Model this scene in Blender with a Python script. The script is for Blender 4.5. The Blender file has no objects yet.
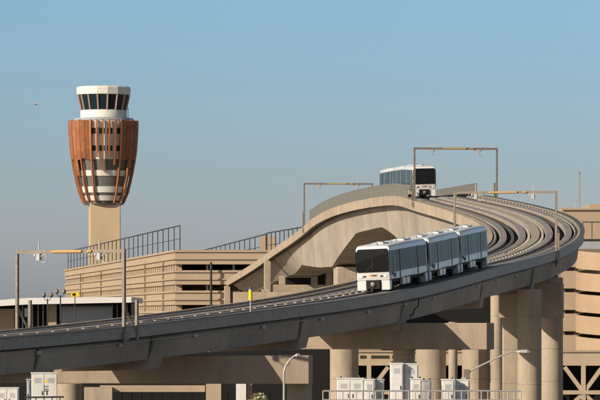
import bpy, math, random
from mathutils import Vector, Matrix
random.seed(7)
PI = math.pi
R = math.radians
F = 4305.0          # focal length in photo pixels (600 wide)
HZ = 316.0          # photo row of the horizon
CAMZ = 16.0         # camera height above the ground
S = bpy.context.scene
COL = S.collection

def P(x, y, D):     # photo pixel at distance D -> world point
    return Vector(((x-300)*D/F, D, CAMZ+(HZ-y)*D/F))

# ------------------------------------------------------------------ materials
MATS = {}
def mat(name, col, rough=0.85, metal=0.0, var=0.0, scale=0.5, streak=0.0, spec=0.3, col2=None, bump=0.0, coat=0.0, streakcol=(0.10,0.085,0.07), joints=0.0):
    m = bpy.data.materials.new(name); m.use_nodes = True
    nt = m.node_tree; n = nt.nodes; l = nt.links
    b = n['Principled BSDF']
    b.inputs['Roughness'].default_value = rough
    b.inputs['Metallic'].default_value = metal
    b.inputs['Specular IOR Level'].default_value = spec
    if coat: b.inputs['Coat Weight'].default_value = coat; b.inputs['Coat Roughness'].default_value = 0.08
    b.inputs['Base Color'].default_value = (*col, 1)
    if var or streak:
        g = n.new('ShaderNodeNewGeometry')
        mp = n.new('ShaderNodeMapping'); l.new(g.outputs['Position'], mp.inputs[0])
        mp.inputs['Scale'].default_value = (scale, scale, scale)
        no = n.new('ShaderNodeTexNoise'); no.inputs['Detail'].default_value = 8; no.inputs['Roughness'].default_value = 0.65
        no.inputs['Scale'].default_value = 1
        l.new(mp.outputs[0], no.inputs['Vector'])
        cr = n.new('ShaderNodeValToRGB'); l.new(no.outputs['Fac'], cr.inputs[0])
        c2 = col2 or tuple(c*(1-var) for c in col)
        c3 = tuple(min(1, c*(1+var*0.6)) for c in col)
        cr.color_ramp.elements[0].position = 0.3; cr.color_ramp.elements[0].color = (*c2, 1)
        cr.color_ramp.elements[1].position = 0.7; cr.color_ramp.elements[1].color = (*c3, 1)
        out = cr.outputs[0]
        # fine grain
        n2 = n.new('ShaderNodeTexNoise'); n2.inputs['Scale'].default_value = 6; n2.inputs['Detail'].default_value = 4
        l.new(g.outputs['Position'], n2.inputs['Vector'])
        mr = n.new('ShaderNodeMapRange'); mr.inputs[1].default_value = .3; mr.inputs[2].default_value = .7
        mr.inputs[3].default_value = 1-var*.45; mr.inputs[4].default_value = 1+var*.3
        l.new(n2.outputs['Fac'], mr.inputs[0])
        mx = n.new('ShaderNodeMix'); mx.data_type = 'RGBA'; mx.blend_type = 'MULTIPLY'; mx.inputs[0].default_value = 1
        l.new(out, mx.inputs[6]); l.new(mr.outputs[0], mx.inputs[7]); out = mx.outputs[2]
        if streak:
            m2 = n.new('ShaderNodeMapping'); l.new(g.outputs['Position'], m2.inputs[0]); m2.inputs['Scale'].default_value = (1.1, 1.1, 0.12)
            n3 = n.new('ShaderNodeTexNoise'); n3.inputs['Scale'].default_value = 1; n3.inputs['Detail'].default_value = 6; n3.inputs['Roughness'].default_value = .6
            l.new(m2.outputs[0], n3.inputs['Vector'])
            r2 = n.new('ShaderNodeMapRange'); r2.inputs[1].default_value = .48; r2.inputs[2].default_value = .78; r2.inputs[3].default_value = 0; r2.inputs[4].default_value = streak
            l.new(n3.outputs['Fac'], r2.inputs[0])
            m3 = n.new('ShaderNodeMix'); m3.data_type = 'RGBA'; l.new(r2.outputs[0], m3.inputs[0]); l.new(out, m3.inputs[6])
            m3.inputs[7].default_value = (*streakcol, 1); out = m3.outputs[2]
        if joints:
            # board-form / lift lines every few metres of height
            sx = n.new('ShaderNodeSeparateXYZ'); l.new(g.outputs['Position'], sx.inputs[0])
            mm = n.new('ShaderNodeMath'); mm.operation = 'PINGPONG'; l.new(sx.outputs[2], mm.inputs[0]); mm.inputs[1].default_value = joints
            lt = n.new('ShaderNodeMath'); lt.operation = 'LESS_THAN'; l.new(mm.outputs[0], lt.inputs[0]); lt.inputs[1].default_value = 0.03
            ml = n.new('ShaderNodeMath'); ml.operation = 'MULTIPLY'; l.new(lt.outputs[0], ml.inputs[0]); ml.inputs[1].default_value = .45
            m4 = n.new('ShaderNodeMix'); m4.data_type = 'RGBA'; l.new(ml.outputs[0], m4.inputs[0]); l.new(out, m4.inputs[6])
            m4.inputs[7].default_value = (*streakcol, 1); out = m4.outputs[2]
        l.new(out, b.inputs['Base Color'])
        if bump:
            bp = n.new('ShaderNodeBump'); bp.inputs['Strength'].default_value = bump; bp.inputs['Distance'].default_value = .05
            l.new(n2.outputs['Fac'], bp.inputs['Height']); l.new(bp.outputs[0], b.inputs['Normal'])
    MATS[name] = m
    return m

mat('concrete', (.42,.345,.26), var=.22, scale=.35, streak=.35, bump=.3)
mat('concrete_girder', (.385,.335,.28), var=.3, scale=.13, streak=.2, bump=.3)
mat('concrete_grey', (.34,.30,.26), var=.25, scale=.3, streak=.5, bump=.3)
mat('concrete_pier', (.43,.355,.27), var=.18, scale=.3, streak=.35, bump=.3, joints=1.6)
mat('concrete_cap', (.36,.285,.215), var=.12, scale=.3, streak=.3, bump=.2)
mat('deck', (.075,.068,.062), var=.3, scale=.6, streak=0)
mat('plinth', (.35,.305,.255), var=.25, scale=.8, bump=.3)
mat('running', (.24,.225,.235), var=.25, scale=.8)
mat('fascia', (.34,.315,.285), rough=.55, var=.2, scale=1.5, spec=.4)
mat('bracket', (.44,.41,.37), var=.15, scale=2)
mat('steel', (.27,.225,.185), rough=.55, metal=.4, var=.25, scale=3)
mat('rail_steel', (.16,.145,.14), rough=.45, metal=.5, var=.2, scale=3)
mat('galv', (.42,.41,.39), rough=.5, metal=.3, var=.15, scale=4)
mat('yellow', (.50,.33,.12), rough=.5, var=.1, scale=3)
mat('bright_yellow', (.85,.62,.02), rough=.4)
mat('blue_cap', (.03,.12,.35), rough=.4)
mat('white_device', (.46,.46,.45), rough=.5, var=.1, scale=4)
mat('white_cab', (.70,.69,.67), rough=.45, var=.1, scale=2, streak=.3, streakcol=(.35,.30,.25))
mat('black', (.012,.012,.013), rough=.6)
mat('dark_metal', (.045,.043,.042), rough=.5, var=.2, scale=3)
mat('mesh_fence', (.24,.24,.22), rough=.6)
mat('garage', (.42,.325,.23), var=.1, scale=.12, streak=.18, streakcol=(.25,.17,.11))
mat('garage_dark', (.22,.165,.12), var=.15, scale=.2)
mat('ramp', (.43,.31,.21), var=.12, scale=.15, streak=.2, streakcol=(.25,.17,.11))
mat('tan_block', (.43,.32,.225), var=.08, scale=.1)
mat('tower_shaft', (.52,.41,.27), var=.12, scale=.1, streak=.18, streakcol=(.3,.22,.14), joints=3.2)
mat('tower_white', (.72,.70,.66), rough=.6, var=.06, scale=.3)
mat('tower_grey', (.15,.145,.14), rough=.6, var=.15, scale=.5)
mat('copper', (.36,.14,.06), rough=.5, metal=.25, var=.4, scale=.5, spec=.5)
mat('copper_rib', (.40,.15,.06), rough=.45, metal=.25, var=.15, scale=.6, spec=.5)
mat('tower_glass', (.010,.022,.035), rough=.12, spec=.3)
mat('tower_green', (.012,.045,.045), rough=.2, spec=.3)
mat('mullion', (.45,.30,.24), rough=.6)
mat('train_white', (.70,.70,.69), rough=.32, var=.05, scale=2, spec=.5, coat=.3)
mat('train_silver', (.46,.47,.48), rough=.32, metal=.45, var=.08, scale=2, spec=.5, coat=.3)
mat('train_side', (.12,.20,.25), rough=.2, metal=.4, var=.08, scale=1.5, spec=.6, coat=.4)
mat('windshield', (.008,.008,.009), rough=.2, spec=.25)
mat('side_glass', (.026,.062,.085), rough=.2, metal=0, spec=.25, var=.2, scale=.5)
MATS['side_glass'].node_tree.nodes['Principled BSDF'].inputs['IOR'].default_value = 1.18
mat('under', (.03,.028,.026), rough=.7, var=.3, scale=4)
mat('rubber', (.018,.018,.018), rough=.85)
mat('lamp_lens', (.75,.75,.72), rough=.2)
mat('roof_white', (.74,.73,.71), rough=.5, var=.06, scale=.4)
mat('panel_grey', (.36,.37,.40), rough=.5, var=.08, scale=.5)
mat('glass_and_shade', (.016,.016,.016), rough=.5, spec=.15)  # dark glazing, also the near-black sheets that paint shade behind the guideway
mat('cream_steel', (.50,.40,.29), rough=.6, var=.08, scale=.6)
mat('olive_glass', (.055,.055,.03), rough=.2)
mat('ground_mat', (.31,.26,.20), var=.35, scale=.02, rough=.95)
mat('apron_concrete', (.30,.26,.21), var=.2, scale=.3, rough=.9)  # pale apron concrete, lightened so its bounce lifts the shaded girder side
mat('aircraft', (.35,.33,.34), rough=.4)

# ------------------------------------------------------------------ mesh builder
class MB:
    def __init__(s): s.v = []; s.f = []
    def add(s, vs, fs):
        o = len(s.v); s.v += [Vector(v) for v in vs]; s.f += [tuple(i+o for i in f) for f in fs]; return s
    def box(s, c, d, rz=0, M=None):
        x, y, z = [k/2 for k in d]; vs = [Vector((a*x, b*y, e*z)) for a in (-1,1) for b in (-1,1) for e in (-1,1)]
        m = M if M is not None else Matrix.Rotation(rz, 3, 'Z')
        vs = [m @ v + Vector(c) for v in vs]
        return s.add(vs, [(0,1,3,2),(4,6,7,5),(0,4,5,1),(2,3,7,6),(0,2,6,4),(1,5,7,3)])
    def bar(s, a, b, w, h=None):     # rectangular bar between two points
        a, b = Vector(a), Vector(b); h = h or w; d = b-a; L = d.length; d.normalize()
        up = Vector((0,0,1)) if abs(d.z) < .95 else Vector((0,1,0))
        x = d.cross(up).normalized(); z = x.cross(d).normalized()
        M = Matrix((x, d, z)).transposed()
        return s.box((a+b)/2, (w, L, h), M=M)
    def tube(s, pts, r, n=8, caps=True):
        pts = [Vector(p) for p in pts]; rs = r if isinstance(r, (list, tuple)) else [r]*len(pts)
        vs = []; fs = []; prev = None
        for i, p in enumerate(pts):
            t = (pts[min(i+1, len(pts)-1)]-pts[max(i-1, 0)]).normalized()
            if prev is None:
                a = Vector((0,0,1)) if abs(t.z) < .9 else Vector((1,0,0)); x = t.cross(a).normalized()
            else: x = (prev - t*prev.dot(t)).normalized()
            prev = x; y = t.cross(x)
            for k in range(n):
                an = 2*PI*k/n; vs.append(p + (x*math.cos(an)+y*math.sin(an))*rs[i])
        for i in range(len(pts)-1):
            for k in range(n):
                a = i*n+k; b = i*n+(k+1) % n; fs.append((a, b, b+n, a+n))
        if caps: fs.append(tuple(range(n-1, -1, -1))); fs.append(tuple(range((len(pts)-1)*n, len(pts)*n)))
        return s.add(vs, fs)
    def lathe(s, c, prof, n=24, caps=True, rot=0):
        vs = []; fs = []; c = Vector(c)
        for r, z in prof:
            for k in range(n):
                an = rot+2*PI*k/n; vs.append(c+Vector((r*math.cos(an), r*math.sin(an), z)))
        for i in range(len(prof)-1):
            for k in range(n):
                a = i*n+k; b = i*n+(k+1) % n; fs.append((a, b, b+n, a+n))
        if caps: fs.append(tuple(range(n-1, -1, -1))); fs.append(tuple(range((len(prof)-1)*n, len(prof)*n)))
        return s.add(vs, fs)
    def loft(s, rings, closed=True, caps=True):
        n = len(rings[0]); vs = [p for r in rings for p in r]; fs = []
        for i in range(len(rings)-1):
            for k in range(n if closed else n-1):
                a = i*n+k; b = i*n+(k+1) % n; fs.append((a, b, b+n, a+n))
        if caps: fs.append(tuple(range(n-1, -1, -1))); fs.append(tuple(range((len(rings)-1)*n, len(rings)*n)))
        return s.add(vs, fs)
    def prism(s, poly, a, b):        # poly of 3-D points extruded from +a to +b vectors
        a, b = Vector(a), Vector(b)
        return s.loft([[Vector(p)+a for p in poly], [Vector(p)+b for p in poly]])
    def build(s, name, m, parent=None, smooth=False, local=False, bevel=0):
        me = bpy.data.meshes.new(name)
        off = Vector((0,0,0))
        if parent is not None and not local:
            p = parent
            while p is not None: off += p.location; p = p.parent
        me.from_pydata([v-off for v in s.v], [], s.f)
        me.materials.append(MATS[m]); me.update()
        import bmesh
        bm = bmesh.new(); bm.from_mesh(me); bmesh.ops.recalc_face_normals(bm, faces=bm.faces); bm.to_mesh(me); bm.free()
        o = bpy.data.objects.new(name, me); COL.objects.link(o)
        if parent is not None: o.parent = parent
        if smooth:
            me.polygons.foreach_set('use_smooth', [True]*len(me.polygons))
            md = o.modifiers.new('ws', 'EDGE_SPLIT'); md.split_angle = R(38)
        if bevel:
            bv = o.modifiers.new('bevel', 'BEVEL'); bv.width = bevel; bv.segments = 2; bv.limit_method = 'ANGLE'
        return o

def tag(o, label=None, cat=None, group=None, kind=None):
    if label: o['label'] = label
    if cat: o['category'] = cat
    if group: o['group'] = group
    if kind: o['kind'] = kind
    return o
def thing(name, loc, label, cat, group=None, rz=0):
    o = bpy.data.objects.new(name, None); COL.objects.link(o); o.location = loc; o.rotation_euler = (0,0,rz)
    o.empty_display_size = .5
    return tag(o, label, cat, group)
def copy_tree(o, parent=None):
    c = o.copy(); COL.objects.link(c)
    if parent is not None: c.parent = parent
    for ch in list(o.children): copy_tree(ch, c)
    return c

# ------------------------------------------------------------------ world, sun, camera
w = bpy.data.worlds.new('World'); S.world = w; w.use_nodes = True
nt = w.node_tree; bg = nt.nodes['Background']
SUN_AZ = 53; SUN_EL = 25
sky = nt.nodes.new('ShaderNodeTexSky'); sky.sky_type = 'NISHITA'; sky.sun_disc = False
sky.sun_elevation = R(SUN_EL); sky.sun_rotation = R(180+SUN_AZ); sky.air_density = 1.0; sky.dust_density = 1.2; sky.ozone_density = 1.5
tc = nt.nodes.new('ShaderNodeTexCoord'); sp = nt.nodes.new('ShaderNodeSeparateXYZ'); nt.links.new(tc.outputs['Generated'], sp.inputs[0])
mrg = nt.nodes.new('ShaderNodeMapRange'); nt.links.new(sp.outputs[2], mrg.inputs[0])
mrg.inputs[1].default_value = 0.0; mrg.inputs[2].default_value = 0.28
crs = nt.nodes.new('ShaderNodeValToRGB'); nt.links.new(mrg.outputs[0], crs.inputs[0])
SKYRAMP = [(0.0,(1.36,1.42,1.95)),(.06,(1.18,1.28,1.80)),(.12,(.92,1.12,1.58)),(.19,(.79,1.06,1.52)),(.26,(.75,1.05,1.50)),(.5,(1.0,1.0,1.02)),(1.0,(.70,.66,.62))]
cr_ = crs.color_ramp
while len(cr_.elements) < len(SKYRAMP): cr_.elements.new(.5)
for e, (p, c) in zip(cr_.elements, SKYRAMP): e.position = p; e.color = (*c, 1)
mxs = nt.nodes.new('ShaderNodeMix'); mxs.data_type = 'RGBA'; mxs.blend_type = 'MULTIPLY'; mxs.inputs[0].default_value = 1; mxs.clamp_result = False
nt.links.new(sky.outputs[0], mxs.inputs[6]); nt.links.new(crs.outputs[0], mxs.inputs[7])
nt.links.new(mxs.outputs[2], bg.inputs[0]); bg.inputs[1].default_value = 0.085

sd = Vector((-math.sin(R(SUN_AZ))*math.cos(R(SUN_EL)), -math.cos(R(SUN_AZ))*math.cos(R(SUN_EL)), math.sin(R(SUN_EL))))
sl = bpy.data.lights.new('sun', 'SUN'); sl.energy = 5.0; sl.angle = R(.55); sl.color = (1.0, .87, .70)
so = bpy.data.objects.new('sun', sl); COL.objects.link(so); so.rotation_euler = sd.to_track_quat('Z', 'Y').to_euler()

cd = bpy.data.cameras.new('camera'); co = bpy.data.objects.new('camera', cd); COL.objects.link(co)
co.location = (0,0,CAMZ); co.rotation_euler = (PI/2,0,0)
cd.sensor_width = 36; cd.lens = 36*F/600; cd.shift_y = (HZ-200)/600; cd.clip_start = 1; cd.clip_end = 60000
S.camera = co
S.view_settings.view_transform = 'Standard'; S.view_settings.look = 'None'; S.view_settings.exposure = 0.08; S.view_settings.gamma = 1
S.view_settings.use_curve_mapping = False
S.render.engine = 'CYCLES'

# ------------------------------------------------------------------ ground
g = MB(); g.add([(-25000,-3000,0),(25000,-3000,0),(25000,40000,0),(-25000,40000,0)], [(0,1,2,3)])
tag(g.build('ground', 'ground_mat'), kind='structure')
g = MB(); g.add([(-60,240,.006),(120,240,.006),(120,520,.006),(-60,520,.006)], [(0,1,2,3)])
tag(g.build('apron', 'apron_concrete'), kind='structure')  # concrete apron below the guideway, kept pale for bounced light
g = MB(); g.add([(-150,520.5,.008),(200,520.5,.008),(200,566,.008),(-150,566,.008)], [(0,1,2,3)])
tag(g.build('taxiway', 'concrete_grey'), kind='structure')

# ------------------------------------------------------------------ guideway alignment
CP = [ # X, D, z(centre, relative to the camera), bank
 (-62,262,-3.7,0), (-41,283,-2.75,.0), (-24.2,303,-1.6,.01), (-16.7,313,-.95,.02), (-4.9,331,.5,.03), (3.8,351,1.85,.035), (13.4,388.5,4.25,.05),
 (19.6,414,5.8,.06), (23.9,438,7.75,.08), (24.6,462,10.0,.09), (22.3,486,11.95,.08), (18.4,510,13.75,.05), (17.1,523,14.55,.03), (15.2,548,15.05,0),
 (11.6,575.5,15.05,0), (9.0,592.5,14.6,0), (6.8,609.5,13.75,0), (4.95,628.5,12.5,0), (0.1,685.5,10.2,0), (-3.5,725.6,8.4,0), (-14.4,830.6,3.85,0), (-24.5,935,-.4,0), (-36,1050,-4.5,0)]
def cat(p0, p1, p2, p3, t):
    def tj(a, b): return max(1e-6, (Vector(b[:2])-Vector(a[:2])).length)**.5
    t0 = 0; t1 = t0+tj(p0, p1); t2 = t1+tj(p1, p2); t3 = t2+tj(p2, p3); u = t1+(t2-t1)*t
    L = lambda a, b, ta, tb: [(tb-u)/(tb-ta)*x+(u-ta)/(tb-ta)*y for x, y in zip(a, b)]
    A1 = L(p0, p1, t0, t1); A2 = L(p1, p2, t1, t2); A3 = L(p2, p3, t2, t3)
    B1 = L(A1, A2, t0, t2); B2 = L(A2, A3, t1, t3)
    return L(B1, B2, t1, t2)
raw = []
for i in range(1, len(CP)-2):
    for k in range(24): raw.append(cat(CP[i-1], CP[i], CP[i+1], CP[i+2], k/24))
raw.append(list(CP[-2]))
for _ in range(60):   # relax kinks
    q = [raw[0]]
    for i in range(1, len(raw)-1): q.append([.25*raw[i-1][j]+.5*raw[i][j]+.25*raw[i+1][j] for j in range(4)])
    q.append(raw[-1]); raw = q
cum = [0]
for a, b in zip(raw, raw[1:]): cum.append(cum[-1]+math.dist(a[:2], b[:2]))
TOT = cum[-1]
def at_s(s):
    s = max(0, min(TOT-1e-3, s)); lo, hi = 0, len(cum)-1
    while hi-lo > 1:
        m = (lo+hi)//2
        if cum[m] <= s: lo = m
        else: hi = m
    t = (s-cum[lo])/(cum[hi]-cum[lo]); return [raw[lo][j]*(1-t)+raw[hi][j]*t for j in range(4)]
class Fr: pass
def frame(s):
    p = at_s(s); a = at_s(s-1.5); b = at_s(s+1.5); f = Fr()
    f.c = Vector((p[0], p[1], p[2]+CAMZ)); t = Vector((b[0]-a[0], b[1]-a[1], b[2]-a[2])).normalized(); f.t = t
    h = Vector((t.x, t.y, 0)).normalized(); f.h = h; f.r = Vector((h.y, -h.x, 0)); f.b = p[3]; f.D = p[1]; return f
def pt(s, u, v, f=None):
    f = f or frame(s); return f.c+f.r*u+Vector((0,0,v+f.b*u))
def s_of_D(D):
    for i in range(len(raw)-1):
        if raw[i][1] <= D <= raw[i+1][1]: return cum[i]+(cum[i+1]-cum[i])*(D-raw[i][1])/(raw[i+1][1]-raw[i][1])
    return TOT
NST = int(TOT/1.5)
STS = [TOT*i/NST for i in range(NST+1)]
FRS = [frame(s) for s in STS]
def sweep(prof, s0=0, s1=None):      # prof: list of (u,v) or function of frame
    s1 = TOT if s1 is None else s1
    ss = [(s, f) for s, f in zip(STS, FRS) if s0+.2 < s < s1-.2]; ss = [(s0, frame(s0))]+ss+[(s1, frame(s1))]
    m = MB(); m.loft([[pt(s, u, v, f) for u, v in (prof(f) if callable(prof) else prof)] for s, f in ss]); return m
def rect(u0, u1, v0, v1): return [(u0,v0),(u1,v0),(u1,v1),(u0,v1)]

DEEP = [(0,2.55),(455,2.55),(470,3.2),(485,5.6),(497,7.8),(513,7.8),(526,6.6),(541,5.2),(557,3.6),(579,3.85),(600,7.4),(612,6.7),(628,5.3),(643,4.2),(670,3.9),(720,3.0),(2000,2.9)]
def depth(D):
    for (a, x), (b, y) in zip(DEEP, DEEP[1:]):
        if a <= D <= b: return x+(y-x)*(D-a)/(b-a)
    return 2.6
gw = thing('elevated_guideway', (0,300,0), 'long curved concrete train guideway climbing from the left over a crest', 'guideway')
def gird(f):
    d = depth(f.D); k_ = max(0, min(1, (f.D-640)/40)); return [(-3.9,-.95),(4.55,-.95),(4.3-1.1*k_,-d),(-3.55+2.2*k_,-d)]
# girder is cut into spans between the joints
JD = [289, 303.5, 316.5, 342.5, 363, 392, 407, 430, 458, 481, 505, 519, 533, 548, 563, 578, 591, 605, 620, 640, 665, 690, 730, 770]
def s_of_px(x):
    best = None; s = 0
    while s < 260:
        p = pt(s, 4.1, -1.6)
        if p.y < 450:
            e = abs(p.x*F/p.y+300-x)
            if best is None or e < best[0]: best = (e, s)
        s += .4
    return best[1]
js = [0]+[s_of_px(x) for x in (33, 147, 297, 398, 477, 528)]+[s_of_D(D) for D in JD if D > 450]+[TOT]
for a, b in zip(js, js[1:]):
    g_ = .17 if at_s(a)[1] < 450 else .03
    sweep(gird, a+g_, b-g_).build('box_girder', 'concrete_girder', gw)
sweep(rect(-4.72,4.72,-.945,-.70)).build('deck_slab', 'deck', gw)
sweep([(4.725,-.80),(4.98,-.80),(4.98,.0),(4.725,.0)]).build('edge_fascia', 'fascia', gw)
sweep([(4.60,.003),(5.06,.003),(5.06,.07),(4.60,.07)]).build('edge_coping', 'rail_steel', gw)
sweep([(-5.0,-1.05),(-4.725,-1.05),(-4.725,-.69),(-4.45,-.69),(-4.45,.10),(-5.0,.10)]).build('parapet', 'concrete', gw)
sweep(rect(4.33,4.59,-.69,.05)).build('edge_curb', 'plinth', gw)
sweep(rect(-.42,.42,-.69,.02)).build('centre_walkway', 'plinth', gw)
TC = 2.38
for sg in (-1, 1):
    for q in (-.98, .98):
        u = sg*TC+q; sweep(rect(u-.36,u+.36,-.69,-.03)).build('running_plinth', 'plinth', gw)
        sweep(rect(u-.24,u+.24,-.028,-.012)).build('running_surface', 'running', gw)
    u = sg*TC; sweep([(u-.14,-.69),(u+.14,-.69),(u+.14,-.1),(u-.14,-.1)]).build('guide_beam', 'rail_steel', gw)
    u = sg*(TC+1.72); sweep(rect(u-.05,u+.05,-.25,.02)).build('power_rail', 'rail_steel', gw)
# rail chairs / brackets: four rows
for sg, uu in ((1, 4.1), (1, .70), (-1, -4.2), (-1, -.70)):
    m = MB(); s = 1
    while s < TOT-60:
        f = frame(s); c = pt(s, uu, -.22, f); m.box(c, (.22,.55,.42), rz=math.atan2(-f.h.x, f.h.y)); s += 1.75
    o = m.build('rail_bracket', 'bracket', gw); o['kind'] = 'stuff'
# diaphragm fins at the joints
for s in js[1:-1]:
    f = frame(s); d = depth(f.D)
    if f.D > 480: continue
    for du, mt in ((.55, 'concrete_girder'),):
        m = MB(); rz = math.atan2(-f.h.x, f.h.y)
        def P4(u, v, ds): return pt(s+ds, u, v, None)
        sl = .9
        m.loft([[P4(u0*4.60, -.96, .16+sl*.3), P4(u0*4.60, -.96, 1.75+sl*.3), P4(u0*4.36, -d-.75, 1.6-sl*.5), P4(u0*4.36, -d-.75, .1-sl*.5)] for u0 in (-.8, 1)]); m.build('diaphragm', mt, gw)

# ------------------------------------------------------------------ piers under the guideway
def cyl(m, x, D, w, y0=None, z0=0.0, z1=None, n=40):
    X = (x-300)*D/F; r = w*D/F/2; m.lathe((X, D, 0), [(r, z0), (r, z1)], n)
def pier(label, cap, cols, grp='concrete piers carrying the guideway', capmat='concrete_cap', rz=None):
    (x0, x1, y0, y1, D, thick, ang) = cap
    s = F/D; X0 = (x0-300)/s; X1 = (x1-300)/s; zt = CAMZ+(HZ-y0)/s; zb = CAMZ+(HZ-y1)/s
    L = (X1-X0)/math.cos(ang); cx = (X0+X1)/2
    t = thing('guideway_pier', (cx, D, 0), label, 'pier', grp)
    m = MB(); m.box((cx, D+thick/2, (zt+zb)/2), (L, thick, zt-zb), rz=-ang); m.build('cap_beam', capmat, t, bevel=.05)
    for (x, wpx, dD) in cols:
        m = MB(); cyl(m, x, D+dD, wpx, z0=0, z1=zb-.004); m.build('column', 'concrete_pier', t, smooth=True)
    return t
pier('wide straddle beam pier at lower left with its left part in deep shade', (55, 311, 355.5, 383.8, 322, 2.3, R(8)), [(69,26,.4),(299.5,25,1.8)])
pier('straddle beam pier under the front of the near train', (305, 490, 323, 349.5, 351, 2.4, R(17)), [(404,22,1.2)])
t = thing('guideway_pier', P(388, 400, 438).xy.to_3d(), 'row of three thick sunlit round columns behind the white cabinets', 'pier', 'concrete piers carrying the guideway')
for x, w_ in ((344,29),(431,30),(476,28)):
    m = MB(); cyl(m, x, 438, w_, z1=CAMZ+(HZ-343)*438/F); m.build('column', 'concrete_pier', t, smooth=True)
m = MB(); a = P(322,329,438); b = P(486,343,438); m.box(((a.x+b.x)/2, 438.5, (a.z+b.z)/2+.01), (b.x-a.x, 2.6, a.z-b.z)); m.build('cap_beam', 'concrete_cap', t)
# right cluster of tall columns
t = thing('guideway_pier', P(530, 400, 405).xy.to_3d(), 'cluster of tall bright columns at lower right beside the spiral ramp', 'pier', 'concrete piers carrying the guideway')
def topz(D, u=0): 
    f = frame(s_of_D(D)); return f.c.z-depth(D)
m = MB(); cyl(m, 529.5, 402, 24, z1=topz(402)-.02); m.build('column', 'concrete_pier', t, smooth=True)
m = MB(); cyl(m, 552, 421, 22, z1=topz(421)-.02); m.build('column', 'concrete_pier', t, smooth=True)
p = P(511.5, 400, 408); m = MB(); m.box((p.x, p.y, (CAMZ+(HZ-318)*408/F)/2), (1.7, 1.8, CAMZ+(HZ-318)*408/F-.01)); m.build('column', 'concrete_pier', t, bevel=.08)
m = MB(); a = P(500, 319, 412); b = P(560, 319, 419)
zt = topz(412)-.02; zb = CAMZ+(HZ-318)*412/F+.004
m.box(((a.x+b.x)/2, 413.5, (zt+zb)/2), (6.0, 2.4, zt-zb), rz=-R(10)); m.build('cap_beam', 'concrete_cap', t, bevel=.05)
t = thing('guideway_pier', P(497, 400, 436).xy.to_3d(), 'slim shaded column standing behind the bright column cluster', 'pier', 'concrete piers carrying the guideway')
m = MB(); cyl(m, 497, 436, 13, z1=topz(436)-.02); m.build('column', 'concrete_pier', t, smooth=True)
t = thing('guideway_pier', P(453, 400, 437).xy.to_3d(), 'thin column seen between two thick columns under the near train', 'pier', 'concrete piers carrying the guideway')
m = MB(); cyl(m, 453, 434, 9, z1=CAMZ+(HZ-322)*434/F); m.build('column', 'concrete_pier', t, smooth=True)
# tall bridge piers under the deep haunches
for D, wd, lab in ((474, 3.4, 'tall wall pier behind the bright column cluster at the turn of the curve'), (600, 6.2, 'broad sunlit wall pier left of the near train under the deep girder')):
    f = frame(s_of_D(D)); rz = math.atan2(-f.h.x, f.h.y); z1 = f.c.z-depth(D)
    t = thing('guideway_pier', (f.c.x, f.c.y, 0), lab, 'pier', 'concrete piers carrying the guideway')
    m = MB(); m.box((f.c.x, f.c.y, z1/2-.01), (wd, 4.0, z1-.02), rz=rz); m.build('pier_wall', 'concrete_pier', t, bevel=.1)
for D, lab in ((690, 'portal pier with square legs where the far girder turns shallow'), (770, 'portal pier with square legs on the lower far ramp')):
    f = frame(s_of_D(D)); rz = math.atan2(-f.h.x, f.h.y); d = depth(D); zt = f.c.z-.96; 
    t = thing('guideway_pier', (f.c.x, f.c.y, 0), lab, 'pier', 'concrete piers carrying the guideway')
    zc = f.c.z-d; zt_ = f.c.z-1.08
    zb_ = CAMZ+(HZ-(288.5 if D == 690 else 309))*D/F
    m = MB(); m.box((f.c.x, f.c.y+.1, zb_), (8.9, 1.3, 1.2), rz=rz); m.build('tie_beam', 'concrete', t, bevel=.05)
    for sg in (-1, 1):
        c = f.c+f.r*sg*4.95
        m = MB(); m.box((c.x, c.y, zt_/2), (1.0, 1.6, zt_), rz=rz); m.build('column', 'concrete', t, bevel=.05)
    for sg in (-1, 1):
        c = f.c+f.r*sg*2.6
        m = MB(); m.box((c.x, c.y, (zb_+.6+zc-.02)/2), (1.0, 1.2, zc-.02-zb_-.6), rz=rz); m.build('stub_column', 'concrete', t, bevel=.05)

# ------------------------------------------------------------------ sign gantries on the guideway
def make_gantry(H):
    t = thing('gantry', (0,0,0), 'x', 'gantry', 'frames standing over the guideway tracks')
    for sg in (-1, 1):
        m = MB(); m.box((sg*4.95, 0, (H-1.1)/2), (.20,.22,H+1.1)); m.box((sg*4.95, 0, -.55), (.5,.55,.5))
        p_ = m.build('post', 'steel', t, local=True)
    m = MB(); m.box((0,0,H-.12), (9.7,.22,.24)); m.build('beam', 'steel', t, local=True)
    m = MB(); m.box((-.2,-.18,H-.11), (2.8,.12,.17)); m.box((1.9,-.18,H-.11),(.4,.12,.15)); m.build('conduit', 'yellow', t, local=True)
    for ux, st in ((-2.9, 1), (2.7, 0)):
        m = MB(); m.box((ux,0,H+.1), (.07,.07,1.1)); m.box((ux,0,H-.5), (.3,.3,.5))
        m.tube([(ux+.45+.3*math.cos(a*PI/8), -.02, H-.62+.3*math.sin(a*PI/8)) for a in range(17)], .035, 5)
        m.box((ux+.35,0,H-.33),(.06,.06,.3)); m.box((ux-.35,0,H-.3),(.16,.2,.25))
        m.build('antenna', 'white_device', t, local=True)
    return t
gproto = {}
gants = [(313, 5.75, 'frame over the tracks at far left in front of the low white roofed building'),
         (415, 6.15, 'frame over the tracks behind the near train on the tight curve'),
         (510, 6.2, 'frame over the tracks on the crest beside the distant train'),
         (622, 6.3, 'frame over the tracks furthest away, left of the distant train')]
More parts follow.
